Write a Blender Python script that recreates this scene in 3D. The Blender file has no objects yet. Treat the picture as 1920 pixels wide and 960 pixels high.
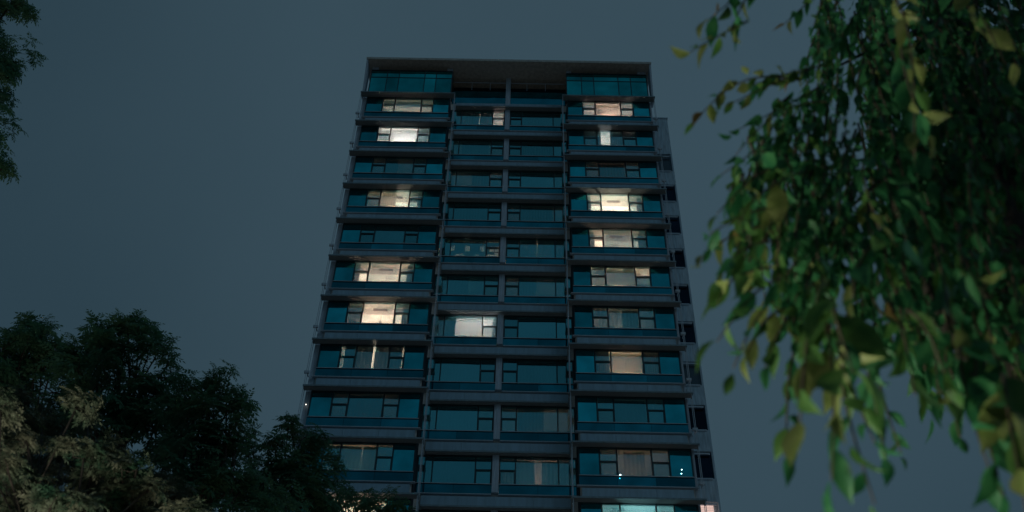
import bpy, math, random
import numpy as np
from mathutils import Vector, Matrix, noise as mnoise

sc = bpy.context.scene
C = sc.collection

# ------------------------------------------------------------------ camera
PITCH, ROLL, YAW = math.radians(43.8617), math.radians(1.4232), math.radians(-0.47465)
FPX = 1920.0                       # focal length in pixels of the 1920 px wide photo
D = 43.183                         # distance to the glass of the projecting bays
CAMZ = 1.6
cp, sp, cr, sr, cy, sy = (math.cos(PITCH), math.sin(PITCH), math.cos(ROLL), math.sin(ROLL),
                          math.cos(YAW), math.sin(YAW))
def yawed(v): return Vector((cy*v[0]+sy*v[1], -sy*v[0]+cy*v[1], v[2]))
RV = yawed((cr, -sp*sr, cp*sr)); UV = yawed((-sr, -sp*cr, cp*cr)); FV = yawed((0, cp, sp))
cd = bpy.data.cameras.new('camera'); cam = bpy.data.objects.new('camera', cd); C.objects.link(cam)
cam.matrix_world = Matrix(((RV.x, UV.x, -FV.x, 0), (RV.y, UV.y, -FV.y, 0), (RV.z, UV.z, -FV.z, CAMZ), (0, 0, 0, 1)))
cd.sensor_width = 36; cd.lens = 36; cd.clip_start = 0.05; cd.clip_end = 3000
cd.dof.use_dof = True; cd.dof.focus_distance = 60; cd.dof.aperture_fstop = 2.0
sc.camera = cam
def ray(px, py):
    return FV + RV*((px-960)/FPX) - UV*((py-480)/FPX)
def at(px, py, Y):                 # the point of the place that lies Y metres down the street at that sight line
    d = ray(px, py); return Vector((0, 0, CAMZ)) + d*(Y/d.y)

# ------------------------------------------------------------------ sky
w = bpy.data.worlds.new('World'); sc.world = w; w.use_nodes = True
nt = w.node_tree; nt.nodes.clear()
N = nt.nodes.new; LK = nt.links.new
out = N('ShaderNodeOutputWorld'); bg = N('ShaderNodeBackground'); add = N('ShaderNodeAddShader')
sky = N('ShaderNodeTexSky'); sky.sky_type = 'NISHITA'; sky.sun_disc = False
sky.sun_elevation = math.radians(-7); sky.sun_rotation = math.radians(200); sky.air_density = 1.5; sky.dust_density = 3
bg.inputs['Strength'].default_value = 0.05
LK(sky.outputs[0], bg.inputs[0])
bg2 = N('ShaderNodeBackground')    # low night cloud lit by the city
tc = N('ShaderNodeTexCoord'); nz = N('ShaderNodeTexNoise'); nz.inputs['Scale'].default_value = 2.2
nz.inputs['Detail'].default_value = 4; nz.inputs['Roughness'].default_value = 0.5
dt = N('ShaderNodeVectorMath'); dt.operation = 'DOT_PRODUCT'; dt.inputs[1].default_value = ray(1230, 260).normalized()
mg = N('ShaderNodeMapRange'); mg.interpolation_type = 'SMOOTHSTEP'; mg.inputs[1].default_value = 0.80; mg.inputs[2].default_value = 1.0
ml = N('ShaderNodeMath'); ml.operation = 'MULTIPLY_ADD'; ml.inputs[1].default_value = 0.55
LK(tc.outputs['Generated'], dt.inputs[0]); LK(dt.outputs['Value'], mg.inputs[0])
cr1 = N('ShaderNodeValToRGB'); cr1.color_ramp.elements[0].position = 0.18; cr1.color_ramp.elements[1].position = 1.25
cr1.color_ramp.elements[1].position = 1.0
cr1.color_ramp.elements[0].color = (0.0212, 0.0450, 0.0630, 1); cr1.color_ramp.elements[1].color = (0.0420, 0.0775, 0.1030, 1)
ns = N('ShaderNodeMath'); ns.operation = 'MULTIPLY'; ns.inputs[1].default_value = 0.62
LK(tc.outputs['Generated'], nz.inputs['Vector']); LK(nz.outputs[0], ns.inputs[0]); LK(ns.outputs[0], ml.inputs[2]); LK(mg.outputs[0], ml.inputs[0])
LK(ml.outputs[0], cr1.inputs[0]); LK(cr1.outputs[0], bg2.inputs[0])
LK(bg.outputs[0], add.inputs[0]); LK(bg2.outputs[0], add.inputs[1]); LK(add.outputs[0], out.inputs[0])

# ------------------------------------------------------------------ faint cool sun lamp, added to lift facade and wing
sd = bpy.data.lights.new('facade_fill_sun', 'SUN'); sun = bpy.data.objects.new('facade_fill_sun', sd); C.objects.link(sun)
sd.energy = 0.15; sd.angle = math.radians(15); sd.color = (0.50, 0.78, 1.0)
sun.rotation_euler = (math.radians(56), 0, math.radians(56))
vs = sc.view_settings; vs.view_transform = 'Standard'; vs.look = 'None'; vs.exposure = 0; vs.gamma = 1; vs.use_curve_mapping = False
sc.render.engine = 'CYCLES'
cyc = sc.cycles; cyc.use_denoising = True; cyc.max_bounces = 6; cyc.transparent_max_bounces = 24
cyc.diffuse_bounces = 3; cyc.glossy_bounces = 3; cyc.caustics_reflective = False; cyc.caustics_refractive = False
cyc.sample_clamp_indirect = 4; cyc.use_adaptive_sampling = False; cyc.filter_width = 1.5

# ------------------------------------------------------------------ helpers
def mat(name, base, rough=0.6, metal=0.0, var=0.0, scale=3.0, streak=False, spec=0.4, emit=None, estr=0):
    m = bpy.data.materials.new(name); m.use_nodes = True
    n = m.node_tree.nodes; l = m.node_tree.links; b = n['Principled BSDF']
    b.inputs['Base Color'].default_value = (*base, 1); b.inputs['Roughness'].default_value = rough
    b.inputs['Metallic'].default_value = metal; b.inputs['Specular IOR Level'].default_value = spec
    if var:
        t = n.new('ShaderNodeTexCoord'); mp = n.new('ShaderNodeMapping'); z = n.new('ShaderNodeTexNoise')
        geo = n.new('ShaderNodeNewGeometry')
        mp.inputs['Scale'].default_value = (scale*3, scale*3, scale*0.35) if streak else (scale,)*3
        l.new(geo.outputs['Position'], mp.inputs[0]); l.new(mp.outputs[0], z.inputs['Vector'])
        z.inputs['Detail'].default_value = 5
        r = n.new('ShaderNodeValToRGB'); r.color_ramp.elements[0].position = 0.3; r.color_ramp.elements[1].position = 0.7
        r.color_ramp.elements[0].color = (*[c*(1-var) for c in base], 1)
        r.color_ramp.elements[1].color = (*[min(1, c*(1+var)) for c in base], 1)
        l.new(z.outputs[0], r.inputs[0]); l.new(r.outputs[0], b.inputs['Base Color'])
    if emit:
        b.inputs['Emission Color'].default_value = (*emit, 1); b.inputs['Emission Strength'].default_value = estr
    return m
def glass(name, tint, refl, trans=(0.8, 0.9, 0.9), opaque=None, rough=0.03, wav=0.02):
    """coated facade glass: a tinted mirror part over a see-through (or dark backed) part, pane to pane a little different"""
    m = bpy.data.materials.new(name); m.use_nodes = True
    n = m.node_tree.nodes; l = m.node_tree.links; n.clear()
    o = n.new('ShaderNodeOutputMaterial'); mx = n.new('ShaderNodeMixShader'); g = n.new('ShaderNodeBsdfGlossy')
    g.inputs['Color'].default_value = (*tint, 1); g.inputs['Roughness'].default_value = rough
    if opaque:
        t = n.new('ShaderNodeBsdfDiffuse'); t.inputs[0].default_value = (*opaque, 1)
    else:
        t = n.new('ShaderNodeBsdfTransparent'); t.inputs[0].default_value = (*trans, 1)
    oi = n.new('ShaderNodeObjectInfo'); mr = n.new('ShaderNodeMapRange')
    mr.inputs[3].default_value = refl*0.62; mr.inputs[4].default_value = min(1, refl*1.25)
    l.new(oi.outputs['Random'], mr.inputs[0])
    geo = n.new('ShaderNodeNewGeometry'); zd = n.new('ShaderNodeTexNoise'); zd.inputs['Scale'].default_value = 0.9; zd.inputs['Detail'].default_value = 4
    md = n.new('ShaderNodeMapRange'); md.inputs[1].default_value = 0.3; md.inputs[2].default_value = 0.7; md.inputs[3].default_value = 0.72 if opaque else 0.93; md.inputs[4].default_value = 1.22 if opaque else 1.06
    mm = n.new('ShaderNodeMath'); mm.operation = 'MULTIPLY'
    l.new(geo.outputs['Position'], zd.inputs['Vector']); l.new(zd.outputs[0], md.inputs[0]); l.new(md.outputs[0], mm.inputs[0]); l.new(mr.outputs[0], mm.inputs[1]); l.new(mm.outputs[0], mx.inputs[0])
    z = n.new('ShaderNodeTexNoise'); z.inputs['Scale'].default_value = 0.7
    bp = n.new('ShaderNodeBump'); bp.inputs['Strength'].default_value = wav; bp.inputs['Distance'].default_value = 0.4
    l.new(geo.outputs['Position'], z.inputs['Vector']); l.new(z.outputs[0], bp.inputs['Height']); l.new(bp.outputs[0], g.inputs['Normal'])
    l.new(t.outputs[0], mx.inputs[1]); l.new(g.outputs[0], mx.inputs[2]); l.new(mx.outputs[0], o.inputs[0])
    return m
def cloth(name, col, trans=0.5):
    m = bpy.data.materials.new(name); m.use_nodes = True
    n = m.node_tree.nodes; l = m.node_tree.links; n.clear()
    o = n.new('ShaderNodeOutputMaterial'); mx = n.new('ShaderNodeMixShader'); mx.inputs[0].default_value = trans
    d = n.new('ShaderNodeBsdfDiffuse'); t = n.new('ShaderNodeBsdfTranslucent')
    w_ = n.new('ShaderNodeTexWave'); w_.inputs['Scale'].default_value = 14; w_.inputs['Distortion'].default_value = 1.5
    geo = n.new('ShaderNodeNewGeometry'); r = n.new('ShaderNodeValToRGB')
    l.new(geo.outputs['Position'], w_.inputs['Vector']); l.new(w_.outputs[1], r.inputs[0])
    r.color_ramp.elements[0].color = (*[c*0.86 for c in col], 1); r.color_ramp.elements[1].color = (*col, 1)
    l.new(r.outputs[0], d.inputs[0]); l.new(r.outputs[0], t.inputs[0])
    l.new(d.outputs[0], mx.inputs[1]); l.new(t.outputs[0], mx.inputs[2]); l.new(mx.outputs[0], o.inputs[0])
    return m
def leafmat(name, a, b, trans=0.35, rough=0.5, scale=9.0):
    m = bpy.data.materials.new(name); m.use_nodes = True
    n = m.node_tree.nodes; l = m.node_tree.links; n.clear()
    o = n.new('ShaderNodeOutputMaterial'); mx = n.new('ShaderNodeMixShader'); mx.inputs[0].default_value = trans
    d = n.new('ShaderNodeBsdfPrincipled'); t = n.new('ShaderNodeBsdfTranslucent')
    d.inputs['Roughness'].default_value = rough; d.inputs['Specular IOR Level'].default_value = 0.25
    z = n.new('ShaderNodeTexNoise'); z.inputs['Scale'].default_value = scale; geo = n.new('ShaderNodeNewGeometry')
    r = n.new('ShaderNodeValToRGB'); r.color_ramp.elements[0].position = 0.35; r.color_ramp.elements[1].position = 0.65
    r.color_ramp.elements[0].color = (*a, 1); r.color_ramp.elements[1].color = (*b, 1)
    l.new(geo.outputs['Position'], z.inputs['Vector']); l.new(z.outputs[0], r.inputs[0])
    l.new(r.outputs[0], d.inputs['Base Color']); l.new(r.outputs[0], t.inputs[0])
    l.new(d.outputs[0], mx.inputs[1]); l.new(t.outputs[0], mx.inputs[2]); l.new(mx.outputs[0], o.inputs[0])
    return m
class MB:
    def __init__(s): s.v = []; s.f = []
    def box(s, x0, x1, y0, y1, z0, z1):
        b = len(s.v)
        s.v += [(x0,y0,z0),(x1,y0,z0),(x1,y1,z0),(x0,y1,z0),(x0,y0,z1),(x1,y0,z1),(x1,y1,z1),(x0,y1,z1)]
        s.f += [(b,b+3,b+2,b+1),(b+4,b+5,b+6,b+7),(b,b+1,b+5,b+4),(b+1,b+2,b+6,b+5),(b+2,b+3,b+7,b+6),(b+3,b,b+4,b+7)]
        return s
    def prism(s, pts, x0, x1):     # a polygon in (y, z), swept along x
        b = len(s.v); k = len(pts)
        s.v += [(x0, y, z) for y, z in pts] + [(x1, y, z) for y, z in pts]
        s.f += [tuple(range(b, b+k))[::-1], tuple(range(b+k, b+2*k))]
        s.f += [(b+i, b+(i+1) % k, b+k+(i+1) % k, b+k+i) for i in range(k)]
        return s
    def tube(s, pts, rad, seg=7):
        b = len(s.v); pts = [Vector(p) for p in pts]
        for i, p in enumerate(pts):
            t = (pts[min(i+1, len(pts)-1)] - pts[max(i-1, 0)]).normalized()
            u = t.cross(Vector((0.3, 1, 0.17))).normalized(); v_ = t.cross(u)
            for k in range(seg):
                a = 2*math.pi*k/seg; s.v.append(tuple(p + (u*math.cos(a) + v_*math.sin(a))*rad[i]))
        for i in range(len(pts)-1):
            for k in range(seg):
                q = b+i*seg; s.f.append((q+k, q+(k+1) % seg, q+seg+(k+1) % seg, q+seg+k))
        s.f.append(tuple(range(b, b+seg))[::-1]); s.f.append(tuple(range(b+(len(pts)-1)*seg, b+len(pts)*seg)))
        return s
    def lathe(s, prof, seg=16, c=(0, 0)):
        b = len(s.v)
        for r, z in prof:
            for k in range(seg):
                a = 2*math.pi*k/seg; s.v.append((c[0]+r*math.cos(a), c[1]+r*math.sin(a), z))
        for i in range(len(prof)-1):
            for k in range(seg):
                q = b+i*seg; s.f.append((q+k, q+(k+1) % seg, q+seg+(k+1) % seg, q+seg+k))
        return s
    def mesh(s, name, m, smooth=False):
        me = bpy.data.meshes.new(name); me.from_pydata(s.v, [], s.f); me.materials.append(m)
        if smooth: me.polygons.foreach_set('use_smooth', [True]*len(me.polygons))
        me.update(); return me
def link(name, me, parent=None, loc=(0, 0, 0)):
    o = bpy.data.objects.new(name, me); C.objects.link(o); o.parent = parent; o.location = loc; return o
def tag(o, label=None, cat=None, group=None, kind=None):
    if label: o['label'] = label
    if cat: o['category'] = cat
    if group: o['group'] = group
    if kind: o['kind'] = kind
    return o
def empty(name, loc, label, cat, group=None):
    o = bpy.data.objects.new(name, None); C.objects.link(o); o.location = loc; return tag(o, label, cat, group)
def npmesh(name, V, F, m):         # quads from numpy arrays
    me = bpy.data.meshes.new(name); nv, nf = len(V), len(F)
    me.vertices.add(nv); me.vertices.foreach_set('co', V.astype(np.float32).ravel())
    me.loops.add(nf*4); me.loops.foreach_set('vertex_index', F.astype(np.int32).ravel())
    me.polygons.add(nf); me.polygons.foreach_set('loop_start', np.arange(0, nf*4, 4, dtype=np.int32))
    me.update(calc_edges=True); me.materials.append(m); return me

M = dict(
    fascia=mat('fascia_metal', (0.36, 0.51, 0.61), 0.5, 0.0, 0.12, 0.4, True),
    soffit=mat('soffit_board', (0.24, 0.32, 0.355), 0.7, 0, 0.2, 1.2),
    slat=mat('slat_metal', (0.36, 0.40, 0.42), 0.5),
    column=mat('column_paint', (0.54, 0.62, 0.70), 0.6, 0, 0.18, 0.9, True),
    frame=mat('window_frame', (0.030, 0.065, 0.080), 0.45, 0.0),
    trim=mat('light_trim', (0.58, 0.64, 0.70), 0.5, 0.0),
    dark=mat('dark_reveal', (0.02, 0.035, 0.045), 0.8),
    inner=mat('interior_plaster', (0.74, 0.70, 0.66), 0.9, 0, 0.04, 1.5),
    core=mat('interior_back_wall', (0.30, 0.30, 0.30), 0.9),
    wing=mat('wing_render', (0.52, 0.62, 0.68), 0.85, 0, 0.22, 0.6, True),
    roof=mat('roof_board', (0.58, 0.55, 0.50), 0.8, 0, 0.2, 0.9),
    vent=mat('vent_grille', (0.10, 0.08, 0.07), 0.6),
    black=mat('black_plastic', (0.012, 0.012, 0.014), 0.5),
    bark=mat('bark', (0.034, 0.028, 0.022), 0.9, 0, 0.4, 6),
    vision=glass('vision_glass', (0.24, 0.88, 0.98), 0.60, (0.92, 0.94, 0.93)),
    side=glass('backed_teal_glass', (0.04, 0.84, 1.0), 0.80, opaque=(0.004, 0.012, 0.018)),
    band=glass('dark_spandrel_glass', (0.04, 0.72, 0.95), 0.44, opaque=(0.003, 0.008, 0.013)),
    screen=glass('roof_screen_glass', (0.03, 0.80, 0.86), 0.70, opaque=(0.004, 0.012, 0.016)),
    c_white=cloth('sheer_white_cloth', (0.86, 0.85, 0.84), 0.6),
    c_beige=cloth('beige_cloth', (0.70, 0.60, 0.50), 0.5),
    c_grey=cloth('grey_cloth', (0.36, 0.37, 0.38), 0.3),
    c_brown=cloth('brown_cloth', (0.30, 0.23, 0.18), 0.3),
    c_dark=cloth('dark_lined_cloth', (0.22, 0.23, 0.24), 0.05),
    c_teal=cloth('blue_green_cloth', (0.14, 0.24, 0.26), 0.3),
    wood=mat('dark_wood', (0.05, 0.035, 0.025), 0.6),
    pot=mat('terracotta', (0.30, 0.13, 0.08), 0.8),
    plant=leafmat('house_plant', (0.04, 0.09, 0.02), (0.09, 0.14, 0.03)),
)
def emitter(name, col, s): return mat(name, (0.8, 0.8, 0.8), 0.5, emit=col, estr=s)

# ------------------------------------------------------------------ ground
g = link('ground', MB().box(-900, 900, -900, 900, -0.5, 0).mesh('ground', mat('paving', (0.20, 0.19, 0.18), 0.9, 0, 0.25, 0.8)))
tag(g, 'grey paved ground of the residential compound', None, None, 'structure')

# ------------------------------------------------------------------ the tower
XC = -0.9
tower = empty('apartment_tower', (XC, D, 0), 'tall dark apartment tower with teal glass bays and several lit windows', 'building')
H = 3.1; NF = 12; ZB = [56.34 - i*H for i in range(NF)]         # sill level of each row, counted from the roof
WT = 1.57                                                       # sill to window head
REC = 1.0
BAYS = dict(
    left=dict(e=[-9.66, -8.52, -7.68, -5.88, -5.08, -3.97], y=0.0),
    midleft=dict(e=[-3.95, -3.18, -1.03, -0.19], y=REC),
    midright=dict(e=[0.15, 0.97, 3.12, 4.03], y=REC),
    right=dict(e=[4.05, 5.09, 5.95, 7.66, 8.53, 9.66], y=0.0))
def window_meshes(b):
    e = BAYS[b]['e']; sidebay = len(e) == 6
    narrow = (1, 3) if sidebay else ((2,) if b == 'midleft' else (0,))
    fr = MB(); t = 0.032
    fr.box(e[0], e[-1], -0.04, 0.10, WT-0.03, WT+0.02)                     # head
    fr.box(e[0], e[-1], -0.05, 0.12, -0.035, 0.0)                          # sill rail
    fr.box(e[0], e[-1], 0.012, 0.05, -0.60, -0.036)                        # board behind the spandrel glass
    for k, x in enumerate(e):
        x0, x1 = (x, x+2*t) if k == 0 else ((x-2*t, x) if k == len(e)-1 else (x-t, x+t))
        fr.box(x0, x1, -0.045, 0.10, 0.0, WT-0.03)
    panes = []; zs = WT*0.50
    for k in range(len(e)-1):
        x0, x1 = e[k]+(2*t if k == 0 else t), e[k+1]-(2*t if k == len(e)-2 else t)
        if k in narrow:
            fr.box(x0, x1, -0.04, 0.10, zs-0.035, zs+0.035)
            fr.box(x0, x0+0.03, -0.03, 0.08, 0.0, zs-0.035); fr.box(x1-0.03, x1, -0.03, 0.08, 0.0, zs-0.035)
            panes.append((x0, x1, 0.0, zs-0.035, 'vision')); panes.append((x0, x1, zs+0.035, WT-0.03, 'vision'))
        else:
            panes.append((x0, x1, 0.0, WT-0.03, 'side' if sidebay and k in (0, 4) else 'vision'))
    pm = [(MB().box(-(x1-x0)/2, (x1-x0)/2, 0, 0.015, z0-z1, 0).mesh('pane', M[m]), ((x0+x1)/2, 0.02, z1), (z1-z0) < 1.0) for x0, x1, z0, z1, m in panes]
    n = 3 if sidebay else 2; bm_ = []
    for k in range(n):
        x0 = e[0]+(e[-1]-e[0])*k/n; x1 = e[0]+(e[-1]-e[0])*(k+1)/n
        bm_.append(MB().box(x0+0.008, x1-0.008, -0.02, 0.0, -0.61, -0.036).mesh('spandrel_pane', M['band']))
    sill = MB().box(e[0]-(0.12 if sidebay else 0), e[-1]+(0.12 if sidebay else 0), -0.13, 0.05, -0.65, -0.61).mesh('sill', M['trim'])
    return fr.mesh('window', M['frame']), pm, bm_, sill
WM = {b: window_meshes(b) for b in BAYS}
WIN = {}; rw = random.Random(11)
SR = {b: MB().box(BAYS[b]['e'][0], BAYS[b]['e'][-1], -0.075, -0.051, -0.045, -0.01).mesh('sill_rail', M['trim']) for b in BAYS}
for i, zb in enumerate(ZB):
    for b in BAYS:
        fm, pm, bm_, sl = WM[b]
        wo = link('window', fm, tower, (0, BAYS[b]['y'], zb)); WIN[b, i] = wo
        for m, lc, casement in pm:
            po = link('pane', m, wo, lc)
            po.rotation_euler = (math.radians(rw.uniform(5, 12) if casement and rw.random() < 0.16 else rw.gauss(0, 0.35)), 0, math.radians(rw.gauss(0, 0.35)))
        link('sill_rail', SR[b], wo)
        for m in bm_: link('spandrel_pane', m, wo)
        link('sill', sl, wo)

# slabs, fascia panels, sunshades, piers: one mesh each, repeated down the rows
slab = MB()
slab.box(-9.60, -4.02, 0.06, 11.5, -1.50, -0.47).box(4.10, 9.60, 0.06, 11.5, -1.50, -0.47).box(-4.02, 4.10, REC+0.06, 11.5, -1.50, -0.47)
slab_me = slab.mesh('floor_slab', M['inner'])
def fascia(x0, x1, y, n):
    return [MB().box(x0+(x1-x0)*k/n+0.006, x0+(x1-x0)*(k+1)/n-0.006, y, y+0.1, -1.42, -0.75).mesh('fascia_panel', M['fascia']) for k in range(n)]
FAS = [(0, fascia(-9.52, -4.09, -0.09, 3)), (0, fascia(4.17, 9.54, -0.09, 3)), (REC, fascia(-3.62, 3.70, -0.09, 4))]
def shade(x0, x1, d, n):
    m = MB().box(x0, x1, -d, 0.02, -1.47, -1.43)
    m.box(x0, x1, -d-0.03, -d, -1.53, -1.44)
    m.box(x0, x0+0.03, -d, 0.02, -1.53, -1.47).box(x1-0.03, x1, -d, 0.02, -1.53, -1.47)
    me = m.mesh('sunshade', M['soffit'])
    sl = [MB().box(x0+0.04, x1-0.04, -d*(k+1)/(n+1)-0.012, -d*(k+1)/(n+1)+0.012, -1.515, -1.472).mesh('slat', M['slat']) for k in range(n)]
    return me, sl
SH = [(0, shade(-10.06, -3.60, 0.46, 4)), (0, shade(3.69, 10.02, 0.46, 4)), (REC, shade(-3.58, 3.67, 0.40, 2))]
pier_me = MB().box(-9.96, -9.67, 0.08, 0.75, -1.40, 1.68).mesh('corner_pier', M['column'])
pier_r = MB().box(9.67, 9.80, 0.08, 0.75, -1.40, 1.68).mesh('corner_pier', M['column'])
pil_me = MB().box(-0.185, 0.145, -0.16, 0.14, -0.55, WT+0.03).mesh('pilaster', M['column'])
ret_l = MB().box(-3.99, -3.955, 0.10, REC-0.05, -1.40, WT+0.09).mesh('return_wall', M['dark'])
ret_r = MB().box(4.035, 4.07, 0.10, REC-0.05, -1.40, WT+0.09).mesh('return_wall', M['dark'])
def rods(xs):
    return [MB().box(x-0.014, x+0.014, y-0.014, y+0.014, -1.41, 1.57).mesh('strut', M['trim']) for x, y in xs]
RODS = rods([(-10.02, -0.43), (-10.02, -0.10), (9.95, -0.43), (9.95, -0.10), (-3.64, -0.42), (-3.64, -0.08), (3.73, -0.42), (3.73, -0.08), (-3.64, 0.4), (3.73, 0.4)])
brk = [MB().box(x-0.16, x+0.10, -0.34, -0.22, -0.58, -0.44).box(x-0.03, x+0.03, -0.22, 0.1, -0.55, -0.5).mesh('bracket', M['trim']) for x in (-10.0, 9.96)]
for i in range(-1, NF):
    zb = ZB[0] - i*H
    link('floor_slab', slab_me, tower, (0, 0, zb))
    for k, (y, ms) in enumerate(FAS):
        if i < 0 and k < 2: continue
        for m in ms: link('fascia_panel', m, tower, (0, y, zb if i >= 0 else zb-0.02))
    for y, (me, sl) in SH:
        so = link('sunshade', me, tower, (0, y, zb))
        for m in sl: link('slat', m, so)
    if i < 0: continue
    link('corner_pier', pier_me, tower, (0, 0, zb)); link('corner_pier', pier_r, tower, (0, 0, zb))
    link('pilaster', pil_me, tower, (0, REC, zb))
    link('return_wall', ret_l, tower, (0, 0, zb)); link('return_wall', ret_r, tower, (0, 0, zb))
    for m in RODS: link('strut', m, tower, (0, 0, zb))
    for m in brk: link('bracket', m, tower, (0, 0, zb))
zlow = ZB[-1]-1.55; ztop = 61.56
# inner walls that part the flats, the back wall of the front rooms, the outer walls
iw = MB()
for x in (-4.0, 4.08): iw.box(x-0.06, x+0.06, REC+0.12, 4.5, zlow, 58.0)
iw.box(-0.10, 0.06, REC+0.12, 4.5, zlow, 58.0)
iw.box(-9.60, 9.60, 4.5, 4.7, zlow, 58.0)
link('partition_wall', iw.mesh('partition_wall', M['inner']), tower)
ow = MB().box(-9.68, -9.61, 0.11, 11.5, zlow, ztop).box(9.61, 9.68, 0.11, 11.5, zlow, ztop).box(-9.6, 9.6, 11.5, 11.6, zlow, ztop)
ow.box(-9.66, 9.66, 0.2, 11.5, 0, zlow-0.05)
link('outer_wall', ow.mesh('outer_wall', M['wing']), tower)

# top storey: glass screens over the bays, open roof terrace between, roof slab on posts
link('roof_slab', MB().box(-10.04, 10.00, -0.60, 12.0, ztop, ztop+0.10).box(-10.07, 10.03, -0.63, -0.60, ztop-0.03, ztop+0.20).mesh('roof_slab', M['roof']), tower)
rj = [MB().box(-10.0+k*2.0-0.015, -10.0+k*2.0+0.015, -0.59, 1.3, ztop-0.025, ztop).mesh('joint_strip', M['roof']) for k in range(1, 10)]
for m in rj: link('joint_strip', m, tower)
for x0, x1 in ((-10.05, -9.93), (9.88, 10.0)):
    link('roof_fin', MB().prism([(-0.58, ztop-0.03), (-0.02, 58.05), (0.55, 58.05), (0.55, ztop-0.03)], x0, x1).mesh('roof_fin', M['column']), tower)
for x0, x1 in ((-9.62, -9.24), (-4.36, -3.98), (4.06, 4.40), (9.10, 9.60)):
    link('roof_post', MB().box(x0, x1, 0.1, 0.45, 58.0, ztop-0.002).mesh('roof_post', M['column']), tower)
for b in ('left', 'right'):
    e = BAYS[b]['e']
    f = MB().box(e[0], e[-1], -0.05, 0.04, 61.00, 61.06).box(e[0], e[-1], -0.05, 0.04, 58.02, 58.40)
    for x in e: f.box(x-0.03, x+0.03, -0.035, 0.04, 58.40, 61.0)
    for k in range(5): f.box(e[k]+0.03, e[k+1]-0.03, -0.035, 0.04, 60.20, 60.25)
    fo = link('roof_screen', f.mesh('roof_screen', M['frame']), tower)
    for k in range(5):
        for z0, z1 in ((58.40, 60.20), (60.25, 61.00)):
            link('pane', MB().box(e[k]+0.03, e[k+1]-0.03, -0.01, 0.02, z0, z1).mesh('pane', M['screen']), fo)
    link('screen_backing', MB().box(e[0]+0.1, e[-1]-0.1, 0.5, 0.6, 58.0, ztop-0.01).mesh('screen_backing', M['dark']), tower)
tr = link('terrace_rail', MB().box(-3.9, 4.0, REC-0.10, REC-0.05, 61.02, 61.07).mesh('terrace_rail', M['trim']), tower)
for x in (-2.6, -1.3, 1.3, 2.6): link('rail_post', MB().box(x-0.015, x+0.015, REC-0.09, REC-0.06, 60.2, 61.02).mesh('rail_post', M['trim']), tr)
link('terrace_back_wall', MB().box(-3.95, 4.03, 3.0, 3.2, 57.9, ztop-0.005).mesh('terrace_back_wall', M['dark']), tower)
for x0, x1 in ((-3.93, -0.20), (0.16, 4.02)):
    link('parapet_pane', MB().box(x0, x1, REC, REC+0.03, 58.72, 60.15).mesh('parapet_pane', M['band']), tower)
    link('parapet_pane', MB().box(x0, x1, REC+0.35, REC+0.38, 60.17, 60.98).mesh('parapet_pane', glass('terrace_glass', (0.02, 0.3, 0.6), 0.12, opaque=(0.002, 0.004, 0.008))), tower)
link('pilaster', MB().box(-0.185, 0.145, REC-0.16, REC+0.14, 58.4, ztop-0.004).mesh('pilaster', M['column']), tower)
link('roof_pipe', MB().tube([(-9.55, -0.5, ztop+0.2), (-9.4, -0.5, ztop+0.27), (-9.1, -0.5, ztop+0.2)], [0.03]*3, 6).mesh('roof_pipe', M['black']), tower)

# side wing, set back on the right
WY = 4.5; WX1 = 11.76; WTOP = 61.95
ww = MB().box(9.7, WX1, WY+0.25, 11.0, 0, WTOP-0.1).box(11.66, WX1, WY, WY+0.25, 0, WTOP-0.1)
link('wing_wall', ww.mesh('wing_wall', M['wing']), tower)
link('wing_parapet', MB().box(9.7, 11.66, WY, WY+0.25, 57.85, WTOP-0.1).box(9.7, WX1+0.05, WY-0.06, 11.0, WTOP-0.1, WTOP).mesh('wing_parapet', M['wing']), tower)
wp = MB().box(9.7, 11.66, WY, WY+0.25, -1.75, -0.36).mesh('wing_panel', M['wing'])
wh = MB().box(9.7, 11.56, WY-0.08, WY, 1.12, 1.20).mesh('wing_lintel', M['trim'])
ws = MB().box(9.7, 11.56, WY-0.06, WY, -0.44, -0.36).mesh('wing_sill', M['trim'])
wg = MB().box(9.75, 11.64, WY+0.12, WY+0.14, -0.34, 1.33).mesh('wing_pane', glass('wing_dark_glass', (0.1, 0.3, 0.5), 0.12, opaque=(0.004, 0.004, 0.007)))
wgl = MB().box(9.75, 11.64, WY+0.12, WY+0.14, -0.34, 1.33).mesh('wing_pane', glass('wing_curtained_glass', (0.2, 0.4, 0.5), 0.2, opaque=(0.10, 0.10, 0.11)))
wv = MB().tube([(10.62, WY+0.02, -0.80), (10.62, WY-0.10, -0.82), (10.62, WY-0.16, -0.92)], [0.10, 0.10, 0.07], 8).mesh('drain_spout', M['black'])
for i, zb in enumerate(ZB):
    link('wing_panel', wp, tower, (0, 0, zb)); link('wing_lintel', wh, tower, (0, 0, zb)); link('wing_sill', ws, tower, (0, 0, zb))
    if i != 9: link('wing_pane', wgl if i in (0, 6) else wg, tower, (0, 0, zb))
    link('drain_spout', wv, tower, (0, 0, zb))
# the one bright wing window; room light put into its blind slats as glow
zb = ZB[9]
bl = link('window_blind', MB().box(9.76, 11.42, WY+0.10, WY+0.14, 1.22, 1.30).mesh('window_blind', M['trim']), None, (XC, D, zb))
tag(bl, 'self-glowing pinkish slatted blind in the side wing at the lower right', 'blind')
bs = MB().box(9.78, 11.40, WY+0.08, WY+0.15, 0, 0.09).mesh('slat', emitter('glowing_blind_slat', (1.0, 0.66, 0.56), 0.50))
for k in range(12): link('slat', bs, bl, (0, 0, 1.10-k*0.125))

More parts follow.
